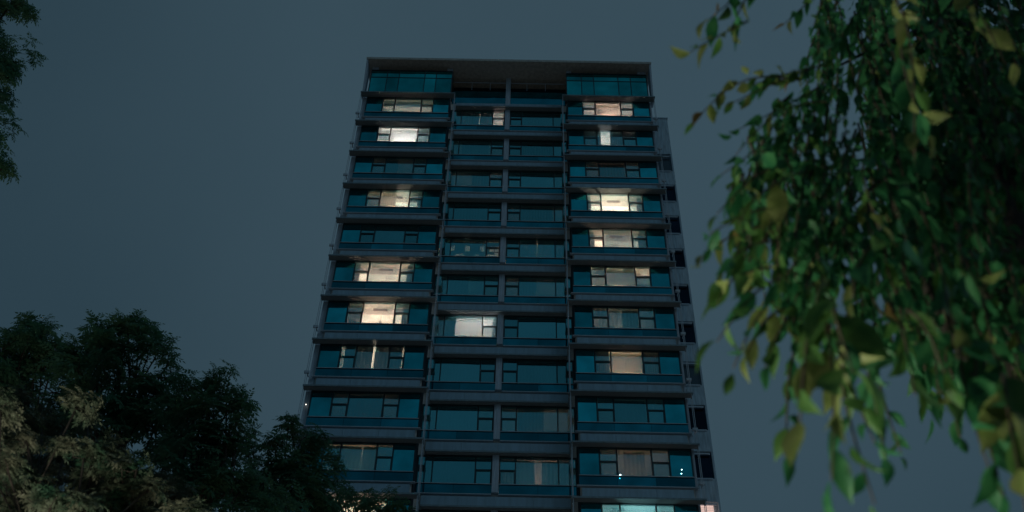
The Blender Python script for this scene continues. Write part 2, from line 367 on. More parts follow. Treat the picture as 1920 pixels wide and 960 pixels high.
# ------------------------------------------------------------------ rooms behind the glass
WARM = (1.0, 0.64, 0.42); PEACH = (1.0, 0.66, 0.47); NEUT = (1.0, 0.80, 0.60); WHITE = (1.0, 0.92, 0.88); CYAN = (0.45, 0.95, 1.0); ROSE = (1.0, 0.72, 0.62)
globe = MB().lathe([(0.002, 0.16)] + [(0.16*math.sin(a), 0.16*math.cos(a)) for a in np.linspace(0.3, 2.84, 8)] + [(0.002, -0.16)], 12)
EM = {}
def light_room(b, i, col, s, coved=False, lx=None, ly=1.15, lz=-0.08):
    e = BAYS[b]['e']; y = BAYS[b]['y']; zb = ZB[i]
    x0, x1 = (e[1]-0.5, e[-2]+0.5) if len(e) == 6 else (e[0]+0.1, e[-1]-0.1)
    lx = (x0+x1)/2 if lx is None else lx
    key = (col, s)
    if key not in EM: EM[key] = emitter('room_lamp_glow', col, s*4.0)
    if len(e) == 6:                                                    # side walls and ceiling of the room
        r = MB().box(x0-0.05, x0, 0.12, 4.48, -0.46, WT+0.02).box(x1, x1+0.05, 0.12, 4.48, -0.46, WT+0.02)
        if coved:
            r.box(x0, x1, 0.12, 1.02, WT-0.028, WT+0.02)
        ro = link('room', r.mesh('room', M['inner']), tower, (0, y, zb))
    else:
        ro = link('room', MB().box(x0, x1, 0.16, 4.0, WT-0.02, WT+0.02).mesh('room', M['inner']), tower, (0, y, zb))
    lo = link('lamp', globe.mesh('lamp', EM[key], True), ro, (lx, ly, lz))
    link('lamp_rod', MB().box(lx-0.01, lx+0.01, ly-0.01, ly+0.01, lz+0.16, WT-0.05).mesh('lamp_rod', M['frame']), ro)
    if coved:
        k2 = (col, 'c'); xm = (e[2]+e[3])/2
        if k2 not in EM: EM[k2] = emitter('cove_glow', tuple(min(1, c*1.1) for c in col), 1.5)
        link('cove_light', MB().box(x0+0.02, x1-0.02, 1.025, 1.06, WT-0.03, WT+0.015).box(x0+0.02, x1-0.02, 1.06, 1.9, WT+0.005, WT+0.015).mesh('cove_light', EM[k2]), ro)
        link('air_vent', MB().box(xm-0.42, xm+0.38, 0.50, 0.70, WT-0.044, WT-0.030).mesh('air_vent', M['vent']), ro)
    return ro
def curtain(b, i, x0, x1, mt, label, top=WT-0.05, bot=-0.2, y=0.22, pleat=0.11, amp=0.03, name='curtain', cat='curtain', group=None):
    if mt == 'c_dark': y = 0.15; top = WT+0.015; amp = 0.02
    n = max(8, int((x1-x0)/pleat*6)); rnd = random.Random(hash((b, i, round(x0*100))) & 0xffff)
    V = []; F = []; ph = rnd.random()*6
    for k in range(n+1):
        x = x0+(x1-x0)*k/n; a = 2*math.pi*(x-x0)/pleat + ph + 0.6*math.sin(x*5+ph)
        for z, am in ((bot, amp), (0.5*(top+bot), amp*0.9), (top, amp*0.6)):
            V.append((x+0.02*math.sin(a*0.5)*(1 if z == bot else 0), y+am*math.sin(a), z))
    for k in range(n):
        for j in range(2): F.append((k*3+j, k*3+3+j, k*3+4+j, k*3+1+j))
    me = bpy.data.meshes.new(name); me.from_pydata(V, [], F); me.materials.append(M[mt])
    me.polygons.foreach_set('use_smooth', [True]*len(F)); me.update()
    o = link(name, me, None, (XC, D+BAYS[b]['y'], ZB[i]))
    return tag(o, label, cat, group)
ORD = ['top', 'second', 'third', 'fourth', 'fifth', 'sixth', 'seventh', 'eighth', 'ninth', 'tenth', 'eleventh', 'twelfth']
def row(i): return ORD[i] + ' row'
L, ML, MR, R = 'left', 'midleft', 'midright', 'right'
eL, eML, eMR, eR = (BAYS[b]['e'] for b in (L, ML, MR, R))
# --- left bay
light_room(L, 0, NEUT, 44)
curtain(L, 0, -7.66, -5.90, 'c_grey', 'grey blind half down in the left bay, top window row', bot=0.95, pleat=0.4, amp=0.005, name='roller_blind', cat='blind')
curtain(L, 0, -8.50, -7.70, 'c_grey', 'narrow grey blind left of centre in the left bay, top row', bot=0.98, pleat=0.4, amp=0.005, name='roller_blind', cat='blind')
light_room(L, 1, WHITE, 170)
curtain(L, 1, -7.72, -5.80, 'c_white', 'bright sheer white curtain in the left bay, second row', pleat=0.09)
curtain(L, 1, -8.5, -7.74, 'c_white', 'sheer white curtain behind the left narrow casement, second row of left bay', pleat=0.16)
curtain(L, 1, -5.78, -5.06, 'c_white', 'sheer white curtain behind the right narrow casement, second row of left bay', pleat=0.16)
curtain(L, 2, -7.7, -6.9, 'c_teal', 'dim blue green curtain in the unlit left bay, third row')
light_room(L, 3, NEUT, 78, True)
curtain(L, 3, -8.5, -6.72, 'c_beige', 'beige pleated curtain drawn over left half, fourth row of left bay', pleat=0.13)
curtain(L, 3, -5.40, -5.06, 'c_grey', 'grey curtain bunched at right end, fourth row of left bay')
curtain(L, 4, -8.3, -5.2, 'c_teal', 'wide dark green curtain closed across the left bay, fifth row', y=0.5)
light_room(L, 5, PEACH, 95, True)
curtain(L, 5, -8.5, -8.22, 'c_grey', 'grey curtain bunched at left end, sixth row of left bay')
curtain(L, 5, -5.5, -5.05, 'c_grey', 'grey curtain bunched at right end, sixth row of left bay')
light_room(L, 6, PEACH, 100, True)
curtain(L, 6, -8.5, -7.80, 'c_grey', 'grey curtain covering the left casement, seventh row of left bay')
curtain(L, 6, -5.5, -5.05, 'c_grey', 'grey curtain bunched at right end, seventh row of left bay')
light_room(L, 7, NEUT, 60)
curtain(L, 7, -8.30, -6.80, 'c_dark', 'left half of dim closed curtains, eighth row of left bay', pleat=0.2)
curtain(L, 7, -6.68, -5.22, 'c_dark', 'right half of dim closed curtains, eighth row of left bay', pleat=0.2)
curtain(L, 8, -7.66, -5.9, 'c_brown', 'dull brown curtain closed in the unlit left bay, ninth row', pleat=0.2)
light_room(L, 9, WARM, 14)
curtain(L, 9, -8.5, -6.66, 'c_teal', 'left half of blue green curtains, tenth row of left bay', pleat=0.2)
curtain(L, 9, -6.60, -5.12, 'c_teal', 'right half of blue green curtains, tenth row of left bay', pleat=0.2)
light_room(L, 10, WARM, 170, True)
# --- middle bays
light_room(ML, 0, ROSE, 60, lx=-0.55, ly=1.6)
curtain(ML, 0, -3.9, -1.96, 'c_dark', 'dark curtain left of the pale gap, top row of the recessed middle', pleat=0.2, y=0.3)
curtain(ML, 0, -1.90, -1.02, 'c_dark', 'dark curtain beside the lit casement, top row of the recessed middle', pleat=0.2, y=0.3)
light_room(ML, 6, WHITE, 150, lx=-1.4)
curtain(ML, 6, -3.9, -2.55, 'c_dark', 'grey pleated curtain left of the bright white room in the recessed middle', pleat=0.17, amp=0.045)
curtain(ML, 6, -0.48, -0.2, 'c_grey', 'grey curtain bunched beside the pilaster by the bright white room', pleat=0.12)
light_room(ML, 4, NEUT, 9)
ls = MB(); xs = np.linspace(-3.85, -0.25, 13); zsg = [-0.2, 0.12, 0.52, 0.66, 0.74, 1.22, 1.5]
opn = {(3, 1), (4, 1), (7, 1), (9, 1), (11, 1), (5, 4), (8, 4), (10, 4), (11, 4), (11, 2), (10, 1), (2, 4)}
for a in range(12):
    for c in range(6):
        if (a, c) in opn:
            ls.box(xs[a], xs[a]+0.03, 0.30, 0.33, zsg[c], zsg[c+1])
        else: ls.box(xs[a], xs[a+1], 0.30, 0.33, zsg[c], zsg[c+1])
lat = link('lattice_screen', ls.mesh('lattice_screen', M['wood']), None, (XC, D+REC, ZB[4]))
tag(lat, 'dark lattice screen with small pale openings behind the recessed middle glass', 'screen')
light_room(MR, 4, PEACH, 36)
curtain(MR, 4, 0.2, 2.02, 'c_dark', 'left half of brown curtains with a bright slit, recessed middle, fifth row', pleat=0.2, top=WT-0.12)
curtain(MR, 4, 2.07, 3.98, 'c_dark', 'right half of brown curtains with a bright slit, recessed middle, fifth row', pleat=0.2, top=WT-0.12)
light_room(MR, 9, ROSE, 12)
curtain(MR, 9, 2.28, 4.0, 'c_teal', 'blue green curtain right of a pinkish slit, recessed middle, tenth row', pleat=0.2)
curtain(MR, 9, 1.95, 2.26, 'c_beige', 'narrow pinkish beige curtain edge, recessed middle, tenth row', pleat=0.1)
curtain(MR, 9, 0.2, 1.93, 'c_teal', 'blue green curtain left of a pinkish slit, recessed middle, tenth row', pleat=0.2)
for b, i, col, st in ((ML, 1, CYAN, 0.5), (ML, 2, NEUT, 1.0), (ML, 5, CYAN, 0.7), (MR, 2, CYAN, 0.4), (MR, 3, NEUT, 0.5), (MR, 5, NEUT, 1.2), (MR, 8, NEUT, 1.4), (ML, 8, CYAN, 0.6),
                      (L, 2, NEUT, 0.6), (L, 8, WARM, 1.0), (R, 2, WARM, 1.4), (R, 8, CYAN, 0.6)): light_room(b, i, col, st)  # faint hidden lamps added in unlit rooms to bring out their curtains
for b, i, a, c, mt in ((ML,1,-3.0,-1.2,'c_teal'),(ML,2,-2.2,-1.1,'c_grey'),(ML,3,-3.1,-1.1,'c_teal'),(ML,5,-3.1,-2.0,'c_teal'),(ML,7,-3.1,-1.1,'c_teal'),
                       (ML,8,-3.1,-1.1,'c_teal'),(ML,9,-3.8,-2.1,'c_teal'),(MR,1,1.0,3.0,'c_teal'),(MR,2,1.0,2.6,'c_teal'),(MR,3,1.0,3.0,'c_teal'),
                       (MR,5,1.0,2.0,'c_brown'),(MR,6,1.0,3.1,'c_teal'),(MR,7,1.1,3.1,'c_teal'),(MR,8,1.05,2.4,'c_brown')):
    side = 'left' if b == ML else 'right'
    colr = {'c_teal': 'blue green', 'c_grey': 'grey', 'c_brown': 'brownish'}[mt]
    curtain(b, i, a, c, mt, f'dim {colr} curtain in the unlit recessed window {side} of the pilaster, {row(i)}', y=0.3, pleat=0.18)
# --- right bay
light_room(R, 0, ROSE, 80, lx=7.1, ly=0.9, lz=0.2)
curtain(R, 0, 5.9, 7.62, 'c_beige', 'rosy beige curtain lit from behind, top row of right bay', pleat=0.10)
light_room(R, 1, WHITE, 80, lx=6.5)
curtain(R, 1, 6.82, 8.5, 'c_dark', 'grey curtain right of the white lit gap, second row of right bay', pleat=0.16)
curtain(R, 1, 5.1, 6.22, 'c_dark', 'grey curtain left of the white lit gap, second row of right bay', pleat=0.16)
curtain(R, 2, 5.98, 7.6, 'c_brown', 'dull brown curtain in the unlit right bay, third row', pleat=0.2)
light_room(R, 3, NEUT, 150, True)
curtain(R, 3, 8.15, 8.5, 'c_grey', 'grey curtain bunched at right end, fourth row of right bay')
curtain(R, 3, 5.12, 5.35, 'c_grey', 'grey curtain bunched at left end, fourth row of right bay')
light_room(R, 4, PEACH, 84, True)
curtain(R, 4, 8.05, 8.5, 'c_grey', 'grey curtain bunched at right end, fifth row of right bay')
curtain(R, 4, 5.12, 5.45, 'c_grey', 'grey curtain bunched at left end, fifth row of right bay')
light_room(R, 5, NEUT, 78, False)
curtain(R, 5, 5.42, 6.85, 'c_beige', 'left half of beige lit curtains, sixth row of right bay', pleat=0.10)
curtain(R, 5, 6.87, 8.02, 'c_beige', 'right half of beige lit curtains, sixth row of right bay', pleat=0.10)
light_room(R, 6, NEUT, 7)
curtain(R, 6, 5.4, 6.72, 'c_white', 'dim pale curtain over the left half, seventh row of right bay', pleat=0.2)
curtain(R, 6, 6.76, 7.62, 'c_teal', 'blue green curtain beside the pale one, seventh row of right bay', pleat=0.2)
light_room(R, 7, WARM, 88)
curtain(R, 7, 5.9, 6.74, 'c_beige', 'left half of glowing beige curtains, eighth row of right bay', pleat=0.10)
curtain(R, 7, 6.77, 7.68, 'c_beige', 'right half of glowing beige curtains, eighth row of right bay', pleat=0.10)
curtain(R, 7, 5.1, 5.88, 'c_dark', 'dark curtain left of the glowing pair, eighth row of right bay', y=0.3)
curtain(R, 7, 7.70, 8.52, 'c_dark', 'dark curtain right of the glowing pair, eighth row of right bay', y=0.3)
light_room(R, 9, WARM, 4)
curtain(R, 9, 6.3, 7.35, 'c_beige', 'dim warm curtain hanging in the tenth row of the right bay', pleat=0.2)
light_room(R, 10, CYAN, 60)
curtain(R, 10, 5.5, 6.2, 'c_white', 'pale curtain in the cyan lit room, right bay at the bottom edge', pleat=0.2)
curtain(R, 8, 5.98, 7.6, 'c_teal', 'blue green curtain in the unlit right bay, ninth row', pleat=0.2)
# --- small lamps at the glass
def small_lamp(x, y, z, r, col, s, label, grp=None):
    m = MB().lathe([(0.002, r)] + [(r*math.sin(a), r*math.cos(a)) for a in np.linspace(0.4, 2.7, 6)] + [(0.002, -r)], 10)
    o = empty('wall_lamp', (XC+x, D+y, z), label, 'lamp', grp)
    link('bulb', m.mesh('bulb', emitter('bulb_glow', col, s), True), o)
    link('lamp_base', MB().box(-r*0.7, r*0.7, r*0.6, r*1.6, -r*0.7, r*0.7).mesh('lamp_base', M['trim']), o)
small_lamp(6.05, -0.16, ZB[9]-0.04, 0.030, (0.7, 0.95, 1.0), 9, 'small white lamp at the sill, tenth row of right bay')
small_lamp(9.05, -0.16, ZB[9]+0.32, 0.024, (0.7, 0.95, 1.0), 7, 'upper of two tiny white lamps at right end, tenth row of right bay')
small_lamp(9.02, -0.16, ZB[9]+0.10, 0.024, (0.7, 0.95, 1.0), 7, 'lower of two tiny white lamps at right end, tenth row of right bay')
small_lamp(-9.82, -0.02, ZB[8]+0.72, 0.024, (1.0, 0.9, 0.75), 5, 'small warm lamp on the left corner pier, ninth row')
# --- things on the sills
def pot_plant(b, i, x, s, label):
    o = empty('potted_plant', (XC+x, D+BAYS[b]['y']+0.24, ZB[i]), label, 'plant', None)
    link('pot', MB().lathe([(0.001, 0), (0.07*s, 0), (0.10*s, 0.16*s), (0.085*s, 0.16*s), (0.001, 0.14*s)], 10).mesh('pot', M['pot']), o)
    rnd = random.Random(int(x*100)); V = []; F = []
    for k in range(18):
        a = rnd.random()*6.28; u = Vector((math.cos(a), math.sin(a)*0.4, rnd.uniform(0.5, 1.6))).normalized(); l = rnd.uniform(0.18, 0.36)*s
        s_ = u.cross(Vector((0, 0, 1))).normalized()*0.04*s; b0 = Vector((0, 0, 0.14*s)); q = len(V)
        V += [tuple(b0), tuple(b0+u*l*0.55+s_), tuple(b0+u*l), tuple(b0+u*l*0.55-s_)]; F.append((q, q+1, q+2, q+3))
    me = bpy.data.meshes.new('leaves'); me.from_pydata(V, [], F); me.materials.append(M['plant']); link('leaves', me, o)
for k, x in enumerate((-8.35, -7.55, -7.1, -6.5)):
    pot_plant(L, 0, x, 1.0, ORD[k].replace('top', 'first') + ' potted plant from the left on the top row sill, left bay')
pot_plant(L, 6, -6.70, 0.8, 'small potted plant on the bright sill, seventh row of left bay')
pot_plant(ML, 6, -1.92, 0.8, 'small plant on the sill of the bright white room')
vz = tag(link('vase', MB().lathe([(0.001, 0), (0.06, 0), (0.10, 0.10), (0.05, 0.24), (0.065, 0.28)], 10).mesh('vase', M['wood'], True), None, (XC-6.2, D+0.22, ZB[3])), 'dark vase on the sill, fourth row of left bay', 'vase')
vz = tag(link('vase', MB().lathe([(0.001, 0), (0.05, 0), (0.07, 0.12), (0.03, 0.2), (0.04, 0.22)], 10).mesh('vase', M['wood'], True), None, (XC-5.7, D+0.22, ZB[3])), 'smaller dark vase at the right of the sill, fourth row of left bay', 'vase')

# ------------------------------------------------------------------ globe lamps of the compound; low and foot lamps added
lampglow = emitter('globe_glow', (1.0, 0.80, 0.58), 6)
def globe_lamp(x, y, h, power, label, col=(1.0, 0.90, 0.68)):
    o = empty('globe_lamp', (x, y, 0), label, 'street lamp', 'globe lamps of the compound')
    link('post', MB().lathe([(0.12, 0), (0.12, 0.3), (0.05, 0.4), (0.04, h-0.2), (0.09, h-0.15), (0.09, h-0.12)], 10).mesh('post', M['black']), o)
    link('globe', MB().lathe([(0.002, 0.2)] + [(0.2*math.sin(a), 0.2*math.cos(a)) for a in np.linspace(0.3, 2.84, 8)] + [(0.002, -0.2)], 14).mesh('globe', lampglow, True), o, (0, 0, h+0.07))
    ld = bpy.data.lights.new('globe_light', 'POINT'); ld.energy = power; ld.shadow_soft_size = 0.25; ld.color = col
    lo = bpy.data.objects.new('globe_light', ld); C.objects.link(lo); lo.parent = o; lo.location = (0, 0, h+0.55)
globe_lamp(-4.7, 4.3, 2.7, 850, 'globe lamp on a black post left of the camera', (1.0, 0.94, 0.78))
globe_lamp(-0.9, 2.9, 0.85, 235, 'added low globe lamp out of view, brightening the hanging leaves', (0.96, 0.98, 0.74))  # unseen, added to brighten the outer hanging leaves from below
for k, (x, y) in enumerate(((-16, 37), (-5, 38.5), (4, 38.5), (13, 38))):  # unseen lamps, added so the soffits catch light from below
    globe_lamp(x, y, 3.4, 110, ['first', 'second', 'third', 'fourth'][k] + ' added unseen globe lamp from the left at the foot of the tower', (0.82, 0.93, 1.0))

# ------------------------------------------------------------------ trees on the left
leafA = leafmat('tree_leaf_green', (0.045, 0.150, 0.085), (0.090, 0.190, 0.105), 0.5, 0.55, 2.0)
leafB = leafmat('tree_leaf_dusty_lamplit', (0.018, 0.060, 0.034), (0.150, 0.160, 0.110), 0.3, 0.6, 3.0)  # dusty leaf colour; its pale noise patches put lamplight into the colour
rg = np.random.default_rng(7)
def spray_template(nl, rng):
    """an umbrella of pinnate leaves at a twig end; each leaflet one folded quad"""
    V = []; F = []
    for k in range(nl):
        a = 2*math.pi*k/nl + rng.uniform(-0.35, 0.35); el = rng.uniform(-0.1, 0.75); ln = rng.uniform(0.26, 0.42)
        h = np.array([math.cos(a), math.sin(a), 0.0]); side = np.array([-math.sin(a), math.cos(a), 0.0])
        p = np.zeros(3); n = 5
        for j in range(n):
            e2 = el - 0.14*j; d = h*math.cos(e2) + np.array([0, 0, math.sin(e2)]); p = p + d*ln/n
            for s in ((-1, 1) if j < n-1 else (0,)):
                l = rng.uniform(0.11, 0.16); wd = l*0.21
                u = d*0.75 + side*s*0.75 + np.array([0, 0, rng.uniform(-0.22, 0.05)]); u = u/np.linalg.norm(u)
                t = np.cross(u, np.array([0, 0, 1.0]) + rng.normal(size=3)*0.3); t = t/np.linalg.norm(t)*wd; dn = np.array([0, 0, -0.010])
                b = len(V); V += [p, p+u*l*0.45+t+dn, p+u*l+dn*2.5, p+u*l*0.45-t+dn]; F.append((b, b+1, b+2, b+3))
    return np.array(V), np.array(F)
TPL = [spray_template(n, rg) for n in (5, 6, 7, 7, 8)]
def rot_to(v, spin):
    z = v/np.linalg.norm(v); x = np.cross([0.3, 1, 0.2], z); x /= np.linalg.norm(x); y = np.cross(z, x)
    c, s = math.cos(spin), math.sin(spin); return np.stack([x*c+y*s, -x*s+y*c, z], 1)
def tree(name, label, base, fork, clumps, lm, dens=1.0, size=1.0, trad=0.16):
    """clumps: (px, py, Y, radius_px) lumps of crown; a limb runs from the fork to each lump"""
    o = empty(name, (base[0], base[1], 0), label, 'tree'); B = np.array([base[0], base[1], 0.0])
    tk = MB(); f = Vector(fork) - Vector(B)
    tk.tube([(0, 0, -0.1), (f.x*0.2+0.05, f.y*0.2, f.z*0.35), (f.x*0.6, f.y*0.6, f.z*0.7), f], [trad*1.25, trad, trad*0.85, trad*0.7], 9)
    Vs = []; Fs = []; off = 0
    for px, py, Y, rp in clumps:
        if name == 'broadleaf_tree': py, rp = (py+16, rp*0.86) if rp > 20 else (py+25, rp)
        c = np.array(at(px, py, Y)); sl = np.linalg.norm(c-np.array([0, 0, CAMZ])); r = rp*sl/FPX
        cv = Vector(c-B); mid = f.lerp(cv, 0.5) + Vector((rg.uniform(-.3, .3), rg.uniform(-.3, .3), -0.25))
        tk.tube([f, mid, cv], [trad*0.4, trad*0.22, 0.012], 6)
        if name == 'broadleaf_tree' and rp <= 20:                     # an upright leader with leaves up its length
            tip = c + np.array([rg.normal()*0.12, rg.normal()*0.12, rg.uniform(0.25, 0.5)]); tk.tube([cv, tuple(tip-B)], [0.01, 0.004], 4)
            for k in range(6):
                p = c + (tip-c)*k/5 + rg.normal(size=3)*0.05 - B; R3 = rot_to(np.array([0, 0, 1.0])+rg.normal(size=3)*0.2, rg.uniform(0, 6.28))
                tv, tf = TPL[rg.integers(2)]; s = size*rg.uniform(0.7, 1.0)*(1-0.08*k); Vs.append(tv*s @ R3.T + p); Fs.append(tf+off); off += len(tv)
            continue
        ns = max(2, int(rg.uniform(0.65, 1.25)*dens*5.0*(r/0.5)**1.7)+1)
        for j in range(ns):                                       # a twig with its own tuft of leaves
            d = rg.normal(size=3); d[2] = d[2]*0.9+0.25; d /= np.linalg.norm(d)
            q = c + rg.normal(size=3)*r*np.array([0.56, 0.56, 0.5]); tr_ = size*rg.uniform(0.18, 0.40)
            tk.tube([cv, tuple(np.array(cv)*0.45+(q-B)*0.55+[0, 0, -0.05]), tuple(q-B+d*tr_)], [0.016*size, 0.011*size, 0.004], 4)
            for k in range(int(rg.integers(3, 7))):
                e = rg.normal(size=3); e[2] = e[2]*0.6+0.15; e /= np.linalg.norm(e)
                p = q + e*tr_*rg.uniform(0.3, 1.25) - B
                ax = e*0.5 + np.array([0, 0, 0.9]) + rg.normal(size=3)*0.2
                R3 = rot_to(ax, rg.uniform(0, 6.28)); tv, tf = TPL[rg.integers(len(TPL))]; s = size*rg.uniform(0.7, 1.05)
                Vs.append(tv*s @ R3.T + p); Fs.append(tf+off); off += len(tv)
    link('trunk', tk.mesh('trunk', M['bark'], True), o)
    tag(link('crown', npmesh('crown', np.concatenate(Vs), np.concatenate(Fs), lm), o), kind='stuff')
    return o
def b3(px, py, Y, dz): p = at(px, py, Y); return (p.x, p.y, p.z-dz)
tree('broadleaf_tree', 'dark leafy tree at the far left with a thin upright top', (-10.3, 17.2), b3(30, 820, 17, 0.6),
     [(64, 606, 17, 20), (82, 598, 17, 9), (60, 588, 17, 8), (28, 622, 17.2, 14), (60, 640, 17, 34), (25, 665, 17.4, 38), (80, 665, 17, 40), (8, 632, 17, 12), (44, 600, 17.1, 9), (104, 640, 17, 10), (20, 720, 17, 70), (100, 720, 17.3, 62), (-50, 690, 17, 70), (60, 780, 16.8, 80)], leafA, 1.0, 0.90, 0.10)
tree('broadleaf_tree', 'tallest dark leafy tree of the left group with a rounded top', (-7.9, 16.3), b3(230, 850, 16, 0.6),
     [(238, 600, 16, 22), (240, 582, 16, 9), (180, 596, 16.2, 12), (205, 604, 16.2, 12), (262, 606, 16, 14), (300, 630, 16, 12), (310, 690, 16, 10), (235, 640, 16, 44), (190, 640, 16.3, 34), (275, 660, 16, 36), (222, 592, 16, 10), (280, 612, 16.1, 10), (316, 655, 16, 10), (148, 648, 16.2, 12), (122, 655, 16.3, 10), (225, 680, 15.8, 60), (160, 690, 16, 42), (125, 668, 16.4, 26), (290, 720, 16, 40), (225, 760, 16, 70), (290, 790, 16.2, 62), (140, 770, 16.3, 66), (200, 840, 16, 80), (300, 870, 16.1, 76)], leafA, 1.0, 0.90, 0.10)
tree('broadleaf_tree', 'dark leafy tree right of the tallest, with a spray reaching right', (-5.3, 15.2), b3(390, 900, 15, 0.5),
     [(402, 723, 15, 16), (425, 710, 15, 8), (395, 710, 15, 8), (375, 724, 15.1, 10), (345, 726, 15.1, 12), (320, 740, 15.2, 12), (435, 788, 15, 10), (392, 760, 15, 34), (350, 774, 15.2, 36), (428, 753, 15, 22), (445, 746, 15, 14), (360, 718, 15, 10), (450, 740, 15, 10), (442, 818, 15, 10), (385, 808, 15, 48), (335, 828, 15.2, 50), (405, 848, 15, 36), (365, 888, 15, 60), (390, 948, 15, 70), (320, 948, 15.2, 60), (455, 898, 15.5, 50), (470, 958, 15.4, 60)], leafA, 1.0, 0.90, 0.10)
tree('broadleaf_tree', 'dark leafy tree whose top covers the foot of the left bay', (-4.6, 18.3), b3(550, 980, 18, 0.4),
     [(548, 790, 18, 20), (540, 776, 18, 9), (530, 800, 18, 14), (565, 800, 18, 12), (505, 815, 18, 10), (455, 812, 18.4, 8), (475, 828, 18.4, 10), (518, 842, 18, 28), (572, 842, 18, 36), (600, 868, 18.2, 26), (545, 885, 18, 50), (595, 915, 18, 42), (495, 890, 18.3, 44), (540, 950, 18, 56), (615, 955, 18.2, 34), (470, 850, 18.4, 22)], leafA, 1.0, 0.90, 0.10)
tree('broadleaf_tree', 'small dark tree top in front of the lit bottom left window', (-2.6, 20.2), b3(720, 1040, 20, 0.3),
     [(732, 925, 20, 23), (762, 945, 20, 24), (690, 925, 20.2, 22), (648, 915, 20, 21), (640, 955, 20, 24), (700, 950, 20, 26), (670, 940, 20.1, 24), (720, 965, 20, 24), (770, 990, 20, 30)], leafA, 0.9, 0.9, 0.12)
dusty = []
while len(dusty) < 170:
    x, y = rg.uniform(-60, 400), rg.uniform(700, 1000)
    if y < 735 + max(0, x-60)*0.72 - 60*(x < 190)*(x > 110) or rg.uniform() > 0.25+0.75*(y-700)/260: continue
    dusty.append((x, y, rg.uniform(8.2, 12.5), rg.uniform(8, 20)))
tree('dusty_tree', 'pale dusty leaved tree lit warm in the lower left corner', (-5.3, 8.6), b3(110, 1010, 9, 0.5),
     dusty, leafB, 1.3, 0.42, 0.022)
tree('overhanging_tree', 'dark tree hanging into the upper left corner', (-14.6, 12.8), b3(-220, 380, 12.9, 0.4),
     [(-30, 20, 12.5, 42), (0, 30, 12.5, 20), (22, 5, 12.5, 12), (-25, 90, 12.5, 40), (-4, 120, 12.5, 18), (16, 132, 12.5, 11), (-10, 160, 12.5, 16), (-14, 225, 12.5, 20), (-14, 300, 12.5, 18), (0, 318, 12.5, 10), (-60, 100, 12.5, 70), (-60, 250, 12.5, 50)], leafA, 1.3, 0.66, 0.14)

# ------------------------------------------------------------------ weeping foliage on the right, close by
lg = leafmat('hanging_leaf_green', (0.018, 0.120, 0.045), (0.045, 0.18, 0.065), 0.35, 0.45, 20)
lo_ = leafmat('hanging_leaf_olive', (0.045, 0.135, 0.030), (0.075, 0.165, 0.040), 0.35, 0.45, 20)
ly_ = leafmat('hanging_leaf_yellow', (0.14, 0.195, 0.05), (0.21, 0.25, 0.085), 0.35, 0.45, 20)
lr_ = leafmat('hanging_leaf_rust', (0.15, 0.10, 0.03), (0.19, 0.13, 0.04), 0.35, 0.45, 20)
LM = [lg, lo_, ly_, lr_]
def leaf_template(wr, curl, fold):
    """pointed oval blade, unit length along +x, folded on the midrib and curling down"""
    st = [0.0, 0.10, 0.28, 0.5, 0.72, 0.9, 1.0]; wd = [0.02, 0.46, 0.92, 1.0, 0.64, 0.18, 0.0]
    V = []; F = []
    for t, w_ in zip(st, wd):
        z = -curl*t*t; hw = wr*0.5*w_
        V += [(t, -hw, z+fold*hw), (t, 0, z), (t, hw, z+fold*hw)]
    for i in range(len(st)-1):
        a = i*3; F += [(a, a+3, a+4, a+1), (a+1, a+4, a+5, a+2)]
    return np.array(V), np.array(F)
LT = [leaf_template(0.44, 0.18, 0.35), leaf_template(0.40, 0.30, 0.5), leaf_template(0.48, 0.10, 0.2), leaf_template(0.36, 0.36, 0.6)]
LME = [[npmesh('leaf', v, f, m) for m in LM] for v, f in LT]
for rowm in LME:
    for me in rowm: me.polygons.foreach_set('use_smooth', [True]*len(me.polygons))
rg2 = np.random.default_rng(21); leaves = []; stems = MB()
weep = empty('weeping_tree', tuple(np.array(at(2050, 900, 3.6))*np.array([1, 1, 0])), 'weeping tree with yellow green hanging leaves filling the right side', 'tree')
WB = np.array(weep.location)
up = np.array([0, 0, 1.0])
def shoot(p0, p1, Y, size, tone, sag=0.10, gap=0.36, y2=None, stem=True, droop=0.6):
    """a twig from one sight line to another at distance Y, with alternate leaves; tone gives the share of each leaf colour"""
    a = np.array(at(*p0, Y)); b = np.array(at(*p1, Y if y2 is None else y2)); size *= 1.65; ln = np.linalg.norm(b-a); n = max(2, int(ln/(size*gap)))
    pts = []; bow = rg2.normal(size=3)*0.04*ln
    for k in range(n+1):
        t = k/n; pts.append(a+(b-a)*t + up*sag*ln*math.sin(math.pi*t) + bow*math.sin(math.pi*t))
    if stem: stems.tube([Vector(p-WB) for p in pts[::max(1, n//6)]+[pts[-1]]], list(np.linspace(0.006, 0.0018, len(pts[::max(1, n//6)])+1)), 4)
    for k in range(n+1):
        d = pts[min(k+1, n)]-pts[max(k-1, 0)]; d /= np.linalg.norm(d)+1e-9
        s = np.cross(d, up); s /= np.linalg.norm(s)+1e-9; s = s*(1 if k % 2 else -1)
        x = d*rg2.uniform(0.3, 0.9) + s*rg2.uniform(0.4, 1.0) - up*rg2.uniform(0.3, 1.6)*droop + rg2.normal(size=3)*0.25
        if k == n: x = d + rg2.normal(size=3)*0.2
        x /= np.linalg.norm(x); nn = up*0.7 + rg2.normal(size=3)*0.55; nn -= x*np.dot(nn, x); nn /= np.linalg.norm(nn); yv = np.cross(nn, x)
        l = size*rg2.uniform(0.65, 1.15)*(1 - 0.35*max(0, k/n-0.6))
        c = rg2.choice(4, p=np.array(tone)/sum(tone))
        leaves.append((pts[k]+rg2.normal(size=3)*0.006, np.stack([x, yv, nn], 1), l, int(rg2.integers(4)), int(c)))
GREEN = (10, 1, 0.1, 0); MIX = (7, 3, 1.0, 0.05); YEL = (3, 4, 3, 0.1); RUST = (1, 3, 4, 1)
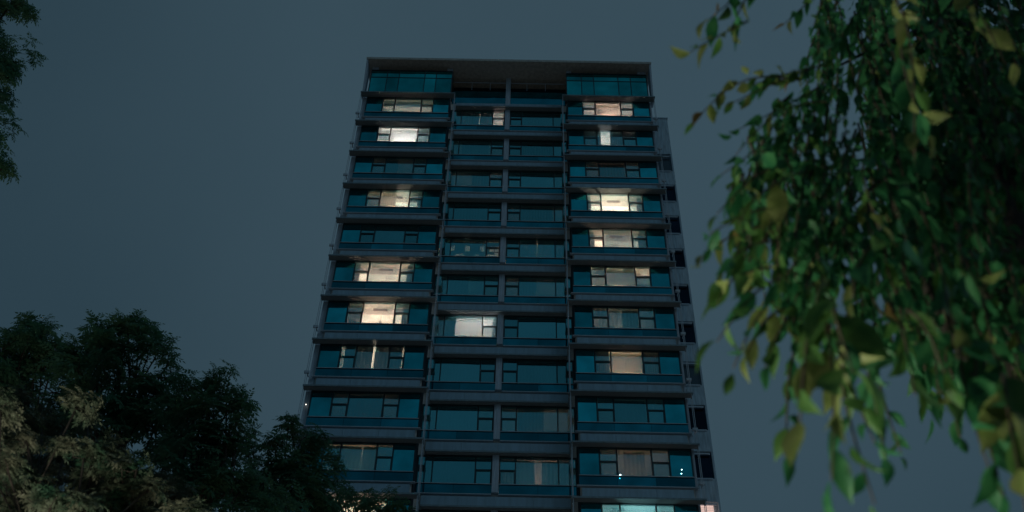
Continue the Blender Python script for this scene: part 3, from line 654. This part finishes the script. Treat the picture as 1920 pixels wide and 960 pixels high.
# sprigs that make the outline against the sky
for p0, p1, Y, sz, tone in [
    ((1420, -60), (1325, 40), 2.3, 0.070, YEL), ((1430, -40), (1375, 60), 2.3, 0.070, YEL), ((1400, 40), (1290, 100), 2.3, 0.058, YEL),
    ((1560, -40), (1470, 45), 2.7, 0.060, MIX), ((1580, -30), (1525, 50), 2.6, 0.065, MIX),
    ((1620, -20), (1540, 95), 2.7, 0.062, GREEN), ((1600, 60), (1520, 110), 2.8, 0.062, GREEN),
    ((1560, 120), (1410, 160), 2.6, 0.058, MIX), ((1520, 130), (1360, 200), 2.6, 0.052, YEL), ((1500, 150), (1305, 225), 2.6, 0.048, RUST),
    ((1540, 160), (1370, 250), 2.7, 0.055, MIX), ((1560, 190), (1380, 290), 2.7, 0.058, GREEN), ((1500, 240), (1350, 330), 2.6, 0.055, MIX),
    ((1470, 300), (1345, 400), 2.5, 0.060, YEL), ((1480, 330), (1385, 420), 2.4, 0.072, YEL), ((1470, 380), (1330, 440), 2.5, 0.060, MIX),
    ((1450, 420), (1310, 495), 2.6, 0.045, RUST), ((1460, 450), (1345, 530), 2.5, 0.058, MIX), ((1450, 500), (1345, 570), 2.5, 0.060, YEL),
    ((1470, 520), (1345, 640), 2.4, 0.066, YEL), ((1450, 560), (1375, 690), 2.5, 0.050, RUST), ((1470, 580), (1400, 665), 2.5, 0.058, YEL), ((1490, 580), (1435, 690), 2.5, 0.060, YEL),
    ((1500, 620), (1475, 860), 2.6, 0.052, MIX), ((1520, 600), (1500, 790), 2.2, 0.080, YEL), ((1540, 580), (1560, 900), 2.2, 0.078, YEL),
    ((1560, 560), (1600, 700), 2.1, 0.095, YEL), ((1570, 640), (1640, 830), 2.4, 0.070, MIX), ((1580, 660), (1640, 945), 2.3, 0.070, YEL),
    ((1600, 600), (1660, 860), 2.5, 0.060, GREEN), ((1640, 600), (1690, 850), 2.9, 0.045, GREEN), ((1660, 560), (1715, 740), 2.4, 0.068, YEL), ((1700, 580), (1770, 700), 2.3, 0.075, YEL),
    ((1730, 560), (1760, 740), 2.7, 0.06, GREEN), ((1780, 640), (1800, 820), 2.8, 0.055, MIX), ((1800, 650), (1855, 880), 2.3, 0.085, GREEN), ((1830, 640), (1880, 930), 2.3, 0.08, MIX),
    ((1880, 700), (1925, 960), 2.2, 0.085, YEL), ((1860, 720), (1930, 850), 2.3, 0.085, GREEN), ((1820, 700), (1890, 800), 2.3, 0.085, GREEN),
    # bright leaves in front of the dark mass
    ((1660, -30), (1715, 310), 2.2, 0.072, (4, 2, 3, 0.3)), ((1690, 60), (1735, 250), 2.2, 0.075, (5, 2, 2, 0)), ((1810, -30), (1885, 120), 2.1, 0.085, (2, 2, 5, 0)), ((1620, 300), (1650, 430), 2.3, 0.065, (5, 3, 1, 0)),
    ((1660, 330), (1700, 450), 2.3, 0.07, GREEN), ((1720, 380), (1775, 530), 2.4, 0.07, GREEN), ((1800, 420), (1850, 560), 2.4, 0.065, (5, 3, 2, 0)), ((1820, 300), (1860, 520), 2.5, 0.065, GREEN),
    ((1640, 450), (1600, 560), 2.3, 0.07, MIX), ((1760, 480), (1790, 620), 2.3, 0.07, MIX)]:
    shoot(p0, p1, Y, sz*1.22, tone, 0.10, 0.42)
# the dense body of the foliage
POLY = [(1545, -60), (1515, 150), (1420, 215), (1375, 320), (1370, 540), (1420, 630), (1500, 680), (1560, 715), (1690, 700), (1750, 720), (1790, 780), (1850, 790), (1960, 840), (1990, -60)]
def inside(x, y, P=POLY):
    r = False
    for (x0, y0), (x1, y1) in zip(P, P[1:]+P[:1]):
        if (y0 > y) != (y1 > y) and x < (x1-x0)*(y-y0)/(y1-y0)+x0: r = not r
    return r
HOLES = [(1592, 195, 12, 50), (1560, 250, 26, 18), (1500, 255, 16, 10)]
def hole(x, y): return any(((x-a)/c)**2 + ((y-b)/e)**2 < 1 for a, b, c, e in HOLES)
n = 0
while n < 270:
    x, y = rg2.uniform(1370, 1960), rg2.uniform(-60, 760); ln = rg2.uniform(90, 220)
    dx = (x-1003)/(y+1719)*ln*rg2.uniform(0.3, 1.2) - rg2.uniform(0, 70)*(x < 1600); q = (x+dx, y+ln)
    if not (inside(x, y) and inside(*q)) or hole(x, y) or hole(*q) or hole((x+q[0])/2, (y+q[1])/2): continue
    n += 1
    deep = rg2.uniform(2.6, 3.6)
    tone = MIX if (x < 1470 or y > 520) else GREEN
    shoot((x, y), q, deep, rg2.uniform(0.055, 0.075), tone, 0.05, 0.5)
n = 0
while n < 75:                                                    # the outer, lamp-lit side hangs thicker
    x, y = rg2.uniform(1380, 1640), rg2.uniform(120, 640); ln = rg2.uniform(70, 130)
    q = (x-rg2.uniform(-20, 60), y+ln)
    if not (inside(x, y) and inside(*q)) or hole(x, y) or hole(*q): continue
    n += 1; shoot((x, y), q, rg2.uniform(2.5, 3.1), rg2.uniform(0.045, 0.065), MIX if x < 1470 or y > 450 else GREEN, 0.05, 0.42)
n = 0
while n < 430:                                                    # the shaded inner crown, farther back
    x, y = rg2.uniform(1600, 2000), rg2.uniform(-80, 640)
    lim = 1600 + max(0, (y-250))*0.25
    if x < lim or hole(x, y): continue
    n += 1; ln = rg2.uniform(80, 160)
    shoot((x, y), (x+(x-1003)/(y+1719)*ln, y+ln), rg2.uniform(3.6, 4.6), rg2.uniform(0.08, 0.11), (9, 1, 0, 0), 0.03, 0.45, None, n % 3 == 0)
n = 0
while n < 260:                                                    # unseen crown above and to the right, added to shade the mass from sky
    x, y = rg2.uniform(1560, 2500), rg2.uniform(-620, 700)
    if x < 1990 and y > -130: continue
    n += 1; shoot((x, y), (x+rg2.uniform(-20, 60), y+rg2.uniform(90, 170)), rg2.uniform(2.3, 4.4), rg2.uniform(0.09, 0.12), (9, 1, 0, 0), 0.03, 0.5, None, False)
# trunk and limbs
tk = MB(); P = lambda px, py, Y: Vector(np.array(at(px, py, Y))-WB)
tk.tube([Vector((0, 0, -0.1)), Vector((0.02, 0.02, 1.2)), P(1960, 700, 3.7), P(1860, 330, 3.9), P(1760, -60, 4.2), P(1720, -300, 4.4)], [0.24, 0.20, 0.18, 0.17, 0.14, 0.1], 12)
tk.tube([P(1880, 380, 3.9), P(1780, 300, 3.7), P(1660, 330, 3.6), P(1560, 420, 3.4)], [0.05, 0.04, 0.015, 0.004], 6)
tk.tube([P(1820, 160, 4.0), P(1720, 60, 3.8), P(1640, 90, 3.5), P(1520, 150, 3.1)], [0.05, 0.03, 0.012, 0.004], 6)
tk.tube([P(1780, -20, 4.1), P(1650, -110, 3.2), P(1500, -70, 2.6), P(1420, -50, 2.35)], [0.05, 0.03, 0.012, 0.005], 6)
tk.tube([P(1700, 420, 3.2), P(1760, 590, 3.0), P(1830, 680, 2.8), P(1905, 780, 2.7)], [0.035, 0.035, 0.03, 0.015], 8)
link('trunk', tk.mesh('trunk', M['bark'], True), weep)
tag(link('twigs', stems.mesh('twigs', mat('twig', (0.06, 0.045, 0.03), 0.8), True), weep), kind='stuff')
# the 300 leaves that show largest are parts of their own, the rest one mass per colour
cv = np.array([0, 0, CAMZ]); fv = np.array(FV); rv = np.array(RV); uv = np.array(UV)
def score(lf):
    d = lf[0]-cv; z = d @ fv; x = 960+FPX*(d @ rv)/z; y = 480-FPX*(d @ uv)/z
    return lf[2]/z if (-20 < x < 1940 and -20 < y < 980) else 0
order = sorted(range(len(leaves)), key=lambda k: -score(leaves[k])); big = set(order[:300])
rest = {k: ([], [], 0) for k in range(4)}
for k, (p, R3, l, t, c) in enumerate(leaves):
    if k in big:
        o = bpy.data.objects.new('leaf', LME[t][c]); C.objects.link(o); o.parent = weep
        Mx = Matrix(R3.tolist()).to_4x4(); Mx = Matrix.Translation(Vector(p-WB)) @ Mx @ Matrix.Scale(l, 4); o.matrix_local = Mx
    else:
        Vv, Ff, off = rest[c]; tv, tf = LT[t]
        Vv.append((tv*l) @ R3.T + p - WB); Ff.append(tf+off); rest[c] = (Vv, Ff, off+len(tv))
for c, (Vv, Ff, off) in rest.items():
    if Vv: tag(link('foliage', npmesh('foliage', np.concatenate(Vv), np.concatenate(Ff), LM[c]), weep), kind='stuff')
print('leaves', len(leaves), 'objects', len(bpy.data.objects))
